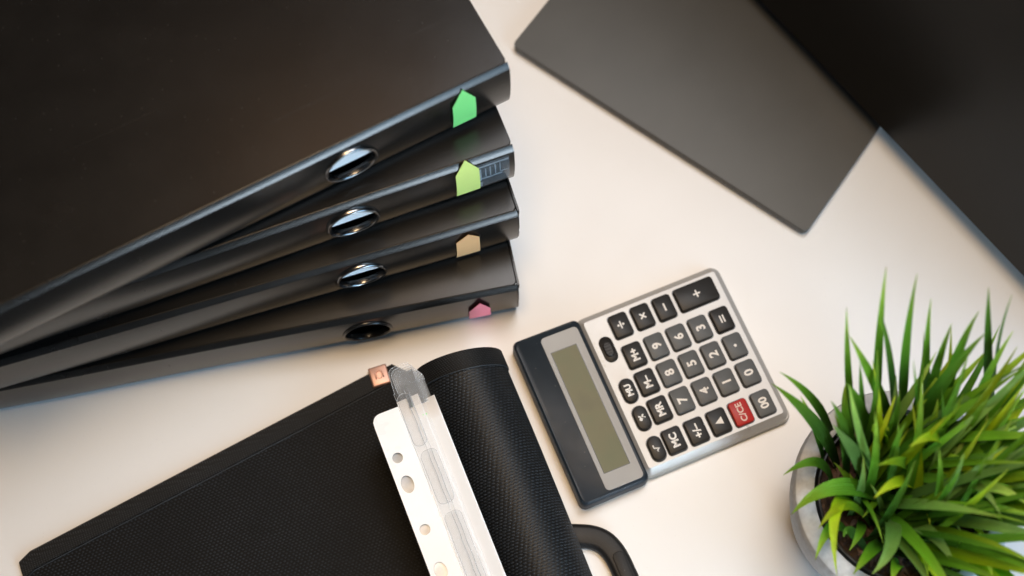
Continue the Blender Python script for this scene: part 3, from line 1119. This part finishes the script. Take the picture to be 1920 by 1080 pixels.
# clear punched pockets, the top one with a white punched margin
random.seed(11)
for q in range(7):
    pk = thing('punched_pocket', ('topmost clear pocket in the folder with a white punched margin strip' if q == 6 else 'clear plastic pocket in the folder, its rounded end tab fanned out beside the metal clip'),
               'plastic pocket', FO, FANG, 'clear plastic pockets in the folder')
    k = q
    zz = 0.0462 + 0.0004 * q
    xl = -0.0745 + 0.0
    xr = -0.0570 - 0.0014 * (6 - q) * 0 - 0.0016 * q
    top = 0.0132 - 0.0014 * (6 - q)
    # tab outline (rounded) reaching past the sheets
    x_left = -0.0735 + 0.0019 * (6 - q) * 0.6
    x_right = x_left + 0.0135 + 0.0003 * q
    ol = []
    rt_ = 0.0042
    for cx, cy, a0 in ((x_right - rt_, top - rt_, 0), (x_left + rt_, top - rt_, 90)):
        for j in range(6):
            a = R(a0 + 90 * j / 5)
            ol.append((cx + rt_ * math.cos(a), cy + rt_ * math.sin(a)))
    if q == 6:
        ol += [(x_left - 0.001, -0.004), (x_left - 0.004, -0.14), (x_left - 0.004, -0.30), (x_right - 0.001, -0.30), (x_right - 0.001, -0.14), (x_right, -0.002)]
    else:
        ol += [(x_left, -0.004), (x_left, -0.016), (x_right, -0.016), (x_right, -0.002)]
    th = 0.00012

    def zf(x, y):
        return zz + 0.0008 * math.sin(y * 50 + q) * 0.3 + max(0, (x + 0.073)) * 0.16
    v = [(x, y, zf(x, y)) for x, y in ol]
    n = len(v)
    ctr = [(sum(p[0] for p in ol) / n, -0.10)]
    v2 = v + [(x, y, z + th) for x, y, z in v]
    f = [tuple(reversed(range(n))), tuple(range(n, 2 * n))] + [(a, (a + 1) % n, n + (a + 1) % n, n + a) for a in range(n)]
    obj('film', v2, f, 'film' if q == 6 else 'film_end', pk)
    ring = [(x, y, zf(x, y) + th + 0.0001) for x, y in ol[:14]]
    ring = [(x_right, -0.002, zf(x_right, -0.002) + th)] + ring[:-1] if True else ring
    tube('welded_edge', ring, 0.00022, 'film_edge', pk, 5)
    if q == 6:
        # white margin strip with alternating round and oval holes
        sx0, sx1, yt, yb = -0.0940, -0.0750, -0.0126, -0.30
        holes = []
        pat = [(-0.0437, 0.0034, 0.0034), (-0.0617, 0.0040, 0.0058), (-0.0922, 0.0034, 0.0034), (-0.1195, 0.0040, 0.0058), (-0.146, 0.0034, 0.0034), (-0.178, 0.0040, 0.0058), (-0.21, 0.0034, 0.0034), (-0.242, 0.0040, 0.0058)]
        v, f = [], []
        zs2 = 0.0505
        hx = -0.0872

        def sv(x, y):
            v.append((x, y, zs2 + 0.0005 * math.sin(y * 33) * (x - sx1) / 0.02))
            return len(v) - 1
        cuts = [yt] + [(a[0] + b_[0]) / 2 for a, b_ in zip(pat, pat[1:])] + [yb]
        for (cy, rx, ry), ya, yc in zip(pat, cuts, cuts[1:]):
            nb = 10
            bd = [(sx0 + (sx1 - sx0) * t / nb, yc) for t in range(nb)] + [(sx1, yc + (ya - yc) * t / nb) for t in range(nb)] + \
                 [(sx1 - (sx1 - sx0) * t / nb, ya) for t in range(nb)] + [(sx0, ya - (ya - yc) * t / nb) for t in range(nb)]
            if ya == yt:   # rounded top-left corner
                rc = 0.006
                bd2 = []
                for x, y in bd:
                    if x < sx0 + rc and y > yt - rc:
                        dx, dy = x - (sx0 + rc), y - (yt - rc)
                        m_ = max(abs(dx), abs(dy))
                        l = math.hypot(dx, dy) or 1
                        x, y = sx0 + rc + dx / l * m_, yt - rc + dy / l * m_
                    bd2.append((x, y))
                bd = bd2
            A = [sv(x, y) for x, y in bd]
            Bm, Cc = [], []
            for x, y in bd:
                a = math.atan2((y - cy) / ry, (x - hx) / rx)
                px_, py_ = hx + rx * math.cos(a), cy + ry * math.sin(a)
                Bm.append(sv((x + px_ * 2) / 3, (y + py_ * 2) / 3))
                Cc.append(sv(px_, py_))
            n4 = len(A)
            for t in range(n4):
                u2 = (t + 1) % n4
                f += [(A[t], A[u2], Bm[u2], Bm[t]), (Bm[t], Bm[u2], Cc[u2], Cc[t])]
        st = obj('margin_strip', v, f, 'strip', pk, False)
        sm = st.modifiers.new('thickness', 'SOLIDIFY')
        sm.thickness = 0.0004
        sm.offset = 0
        # under-film seen through the holes
        slab('film_backing', sx0 + 0.0008, -0.0745, -0.30, yt - 0.001, 0.005, [(0, 0.0486), (0, 0.0488)], 'film_back', pk)
        # welded pocket seams along the margin
        for xo, amp in ((-0.0752, 0.0003), (-0.0680, 0.0002), (-0.0655, 0.0002)):
            tube('weld_seam', [(xo + amp * math.sin(k * 1.7), -0.004 - 0.296 * k / 60, 0.0507 + (xo + 0.0752) * 0.15) for k in range(61)], 0.00018, 'film_edge', pk, 5)
        # loose welded tongues over the sheets
        for (ya, yc, xa, xb) in ((-0.006, -0.042, -0.0745, -0.0655), (-0.046, -0.082, -0.0735, -0.0625), (-0.088, -0.150, -0.0735, -0.0625)):
            loop = [(x, y, 0.0507 + (x + 0.0745) * 0.15) for x, y in rrect(xa, xb, yc, ya, 0.0040)]
            v3, f3 = lofted([loop, [(x, y, z + 0.0001) for x, y, z in loop]])
            ft = obj('film_tongue', v3, f3, 'film_tab', pk)
            tube('welded_edge', [(x, y, z + 0.0002) for x, y, z in loop], 0.00016, 'film_edge', ft, 5, closed=True)

# ------------------------------------------------------------------ potted grass
PC = (0.2335, 0.1400, 0.0)
plant = thing('potted_grass', 'bushy green grass plant in a round grey cement pot', 'plant', PC, 0.0)


def lathe(name, prof2, mat, n=64, smooth=40, parent=plant):
    v, f = [], []
    m_ = len(prof2)
    for k in range(n):
        a = 2 * math.pi * k / n
        for r_, z in prof2:
            v.append((r_ * math.cos(a), r_ * math.sin(a), z))
    for k in range(n):
        for j in range(m_ - 1):
            f.append((k * m_ + j, ((k + 1) % n) * m_ + j, ((k + 1) % n) * m_ + j + 1, k * m_ + j + 1))
    return obj(name, v, f, mat, parent, smooth)


lathe('pot', [(0.0, 0.0), (0.046, 0.0), (0.0485, 0.002), (0.056, 0.030), (0.0625, 0.062), (0.0650, 0.080), (0.0652, 0.086), (0.0640, 0.0892), (0.0620, 0.0902), (0.0545, 0.0902), (0.0530, 0.0892), (0.0526, 0.084), (0.0520, 0.060)], 'pot')
lathe('inner_pot', [(0.0505, 0.060), (0.0512, 0.0872), (0.0506, 0.0880), (0.0496, 0.0880), (0.0490, 0.0872), (0.0478, 0.060)], 'liner')
# soil: lumpy disc
random.seed(3)
v, f = [(0, 0, 0.078)], []
nr, na = 10, 40
for i in range(1, nr + 1):
    for k in range(na):
        a = 2 * math.pi * k / na
        r_ = 0.0486 * i / nr
        v.append((r_ * math.cos(a), r_ * math.sin(a), 0.0765 + random.uniform(-0.0018, 0.0022) + 0.002 * (1 - i / nr)))
for k in range(na):
    f.append((0, 1 + k, 1 + (k + 1) % na))
for i in range(nr - 1):
    for k in range(na):
        a, b_ = 1 + i * na + k, 1 + i * na + (k + 1) % na
        f.append((a, b_, b_ + na, a + na))
soil = obj('soil', v, f, 'soil', plant, True)
# brown fibres and bark shreds on the soil
v, f = [], []
for q in range(170):
    a, r_ = random.uniform(0, 6.283), 0.047 * math.sqrt(random.random())
    c0 = Vector((r_ * math.cos(a), r_ * math.sin(a), 0.0785 + random.uniform(0, 0.003)))
    di = random.uniform(0, 6.283)
    l, w, cv = random.uniform(0.004, 0.013), random.uniform(0.0006, 0.0022), random.uniform(-1.6, 1.6)
    n0 = len(v)
    p = c0.copy()
    for k in range(5):
        t = Vector((math.cos(di), math.sin(di), random.uniform(-0.3, 0.3)))
        nrm = Vector((-math.sin(di), math.cos(di), random.uniform(-0.4, 0.4)))
        ww = w * (1 - abs(k - 2) / 3.2)
        v += [p + nrm * ww, p - nrm * ww, p - Vector((0, 0, 0.0006))]
        p = p + t * l / 4
        di += cv / 4
    for k in range(4):
        q0 = n0 + 3 * k
        f += [(q0, q0 + 3, q0 + 4, q0 + 1), (q0 + 1, q0 + 4, q0 + 5, q0 + 2), (q0 + 2, q0 + 5, q0 + 3, q0)]
fb = obj('soil_fibres', v, f, 'chip', plant)
fb['kind'] = 'stuff'


def leaf(B, C, Tp, width, kind, roll=0.0, n=11, twist=0.0):
    """Blade along a quadratic curve with a folded cross-section, tapering to a point."""
    B, C, Tp = Vector(B) - Vector(PC), Vector(C) - Vector(PC), Vector(Tp) - Vector(PC)
    v, uv, f = [], [], []
    for i in range(n + 1):
        t = i / n
        p = B * (1 - t) ** 2 + C * 2 * t * (1 - t) + Tp * t * t
        tg = ((C - B) * (1 - t) + (Tp - C) * t).normalized()
        up = Vector((0, 0, 1))
        sd = tg.cross(up)
        if sd.length < 0.25:
            sd = sd + Vector((0.6, 0.1, 0))
            sd -= tg * sd.dot(tg)
        sd.normalize()
        rot = Matrix.Rotation(roll + twist * t, 3, tg)
        sd = rot @ sd
        nm = sd.cross(tg)
        if nm.z < 0:
            nm = -nm
        w = width * 0.5 * (0.55 + 0.45 * min(1, t / 0.35)) * (1 - max(0, (t - 0.35) / 0.65) ** 1.7)
        w = max(w, 0.00012)
        th = 0.00035 * (1 - t) + 0.00008
        fold_ = 0.30 * w
        v += [p - sd * w + nm * fold_, p - sd * w * 0.5 + nm * fold_ * 0.35, p, p + sd * w * 0.5 + nm * fold_ * 0.35, p + sd * w + nm * fold_, p - nm * th]
        uv += [(0, t), (0.25, t), (0.5, t), (0.75, t), (1, t), (0.5, t)]
    for i in range(n):
        for k in range(6):
            a, b_ = i * 6 + k, i * 6 + (k + 1) % 6
            f.append((a, b_, b_ + 6, a + 6))
    f.append(tuple(reversed(range(6))))
    return obj('leaf', v, f, 'leaf%d' % kind, plant, 60, uvs=uv)


LEAVES = [
    ((208, 179, 82), (187, 196, 160), (180, 222, 200), 7, 0),
    ((222, 176, 82), (201, 205, 170), (199, 240, 215), 9, 0),
    ((239, 179, 82), (214, 200, 170), (215, 236, 215), 9, 0),
    ((233, 176, 82), (211, 196, 170), (198, 220, 200), 10, 0),
    ((254, 179, 82), (231, 208, 160), (226, 227, 200), 7, 0),
    ((247, 176, 82), (237, 199, 160), (239, 216, 190), 8, 0),
    ((258, 176, 82), (244, 202, 160), (251, 220, 200), 10, 0),
    ((235, 163, 82), (232, 187, 160), (257, 211, 190), 13, 0),
    ((291, 179, 82), (264, 210, 170), (254, 230, 210), 8, 0),
    ((267, 161, 82), (257, 187, 160), (276, 215, 180), 11, 0),
    ((294, 179, 82), (264, 205, 170), (266, 226, 210), 6, 0),
    ((234, 179, 82), (204, 190, 160), (183, 209, 190), 10, 0),
    ((218, 161, 82), (199, 181, 150), (185, 190, 165), 11, 0),
    ((247, 172, 82), (225, 184, 160), (213, 193, 200), 8, 0),
    ((197, 159, 82), (175, 172, 150), (147, 193, 150), 12, 0),
    ((196, 177, 82), (175, 189, 140), (150, 197, 160), 9, 0),
    ((189, 163, 82), (175, 174, 130), (164, 187, 145), 7, 0),
    ((212, 145, 82), (190, 164, 150), (175, 178, 170), 11, 0),
    ((215, 145, 82), (199, 151, 140), (176, 166, 165), 14, 1),
    ((193, 148, 82), (180, 163, 125), (158, 148, 112), 10, 0),
    ((225, 136, 82), (180, 147, 150), (161, 125, 112), 15, 0),
    ((214, 123, 82), (188, 137, 140), (172, 114, 130), 11, 2),
    ((208, 139, 82), (170, 135, 160), (184, 90, 115), 10, 2),
    ((200, 118, 82), (180, 126, 130), (173, 99, 112), 10, 0),
    ((210, 110, 82), (191, 122, 115), (192, 113, 105), 9, 0),
    ((224, 137, 82), (218, 106, 140), (200, 89, 130), 13, 1),
    ((220, 114, 82), (204, 105, 125), (192, 90, 120), 11, 0),
    ((227, 120, 82), (231, 123, 140), (249, 92, 125), 13, 1),
    ((227, 106, 82), (229, 120, 135), (234, 88, 120), 11, 2),
    ((229, 99, 82), (221, 102, 110), (216, 87, 110), 11, 0),
    ((245, 152, 82), (217, 152, 160), (197, 142, 170), 9, 2),
    ((244, 143, 82), (218, 144, 150), (198, 127, 155), 12, 2),
    ((266, 165, 82), (234, 166, 170), (211, 149, 185), 10, 2),
    ((228, 132, 82), (209, 153, 140), (215, 166, 170), 9, 0),
    ((240, 122, 82), (243, 128, 130), (245, 141, 160), 8, 1),
    ((258, 111, 82), (259, 116, 140), (267, 87, 130), 12, 2),
    ((265, 114, 82), (264, 106, 140), (287, 90, 130), 12, 1),
    ((249, 130, 82), (256, 149, 150), (284, 122, 155), 12, 1),
    ((250, 141, 82), (256, 149, 150), (268, 119, 150), 11, 1),
    ((260, 125, 82), (250, 131, 130), (248, 121, 125), 8, 2),
    ((209, 161, 82), (187, 180, 140), (189, 193, 150), 8, 0),
    ((216, 170, 82), (196, 184, 150), (190, 197, 180), 8, 0),
    ((226, 157, 82), (200, 171, 150), (201, 167, 160), 10, 2),
    ((229, 161, 82), (207, 171, 150), (211, 166, 150), 9, 2),
    ((201, 146, 82), (190, 159, 140), (181, 176, 150), 9, 0),
    ((222, 143, 82), (192, 156, 150), (183, 185, 180), 12, 1),
    ((257, 101, 82), (249, 104, 130), (248, 106, 140), 9, 1),
    ((275, 102, 82), (276, 108, 130), (294, 89, 120), 12, 2),
]
random.seed(21)
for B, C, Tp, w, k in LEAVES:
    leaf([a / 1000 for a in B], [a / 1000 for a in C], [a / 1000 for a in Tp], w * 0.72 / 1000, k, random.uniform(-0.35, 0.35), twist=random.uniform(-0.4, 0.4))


def rand_leaf(ang, spread, r_base, lean, length, droop, width, kind):
    a = R(ang + random.uniform(-spread, spread))
    ab = R(random.uniform(0, 360))
    rb = r_base * math.sqrt(random.random())
    B = Vector((PC[0] + rb * math.cos(ab) * 0.9, PC[1] + rb * math.sin(ab) * 0.9, 0.079))
    d_ = Vector((math.cos(a), math.sin(a), 0))
    C = B + d_ * length * 0.35 * lean + Vector((0, 0, length * 0.62))
    Tp = B + d_ * length * lean + Vector((0, 0, length * (0.85 - droop)))
    Tp.z = max(Tp.z, 0.1)
    leaf(B, C, Tp, width, kind, random.uniform(-0.6, 0.6), twist=random.uniform(-0.6, 0.6))


def pick():
    return random.choices((0, 1, 2), (0.62, 0.20, 0.18))[0]


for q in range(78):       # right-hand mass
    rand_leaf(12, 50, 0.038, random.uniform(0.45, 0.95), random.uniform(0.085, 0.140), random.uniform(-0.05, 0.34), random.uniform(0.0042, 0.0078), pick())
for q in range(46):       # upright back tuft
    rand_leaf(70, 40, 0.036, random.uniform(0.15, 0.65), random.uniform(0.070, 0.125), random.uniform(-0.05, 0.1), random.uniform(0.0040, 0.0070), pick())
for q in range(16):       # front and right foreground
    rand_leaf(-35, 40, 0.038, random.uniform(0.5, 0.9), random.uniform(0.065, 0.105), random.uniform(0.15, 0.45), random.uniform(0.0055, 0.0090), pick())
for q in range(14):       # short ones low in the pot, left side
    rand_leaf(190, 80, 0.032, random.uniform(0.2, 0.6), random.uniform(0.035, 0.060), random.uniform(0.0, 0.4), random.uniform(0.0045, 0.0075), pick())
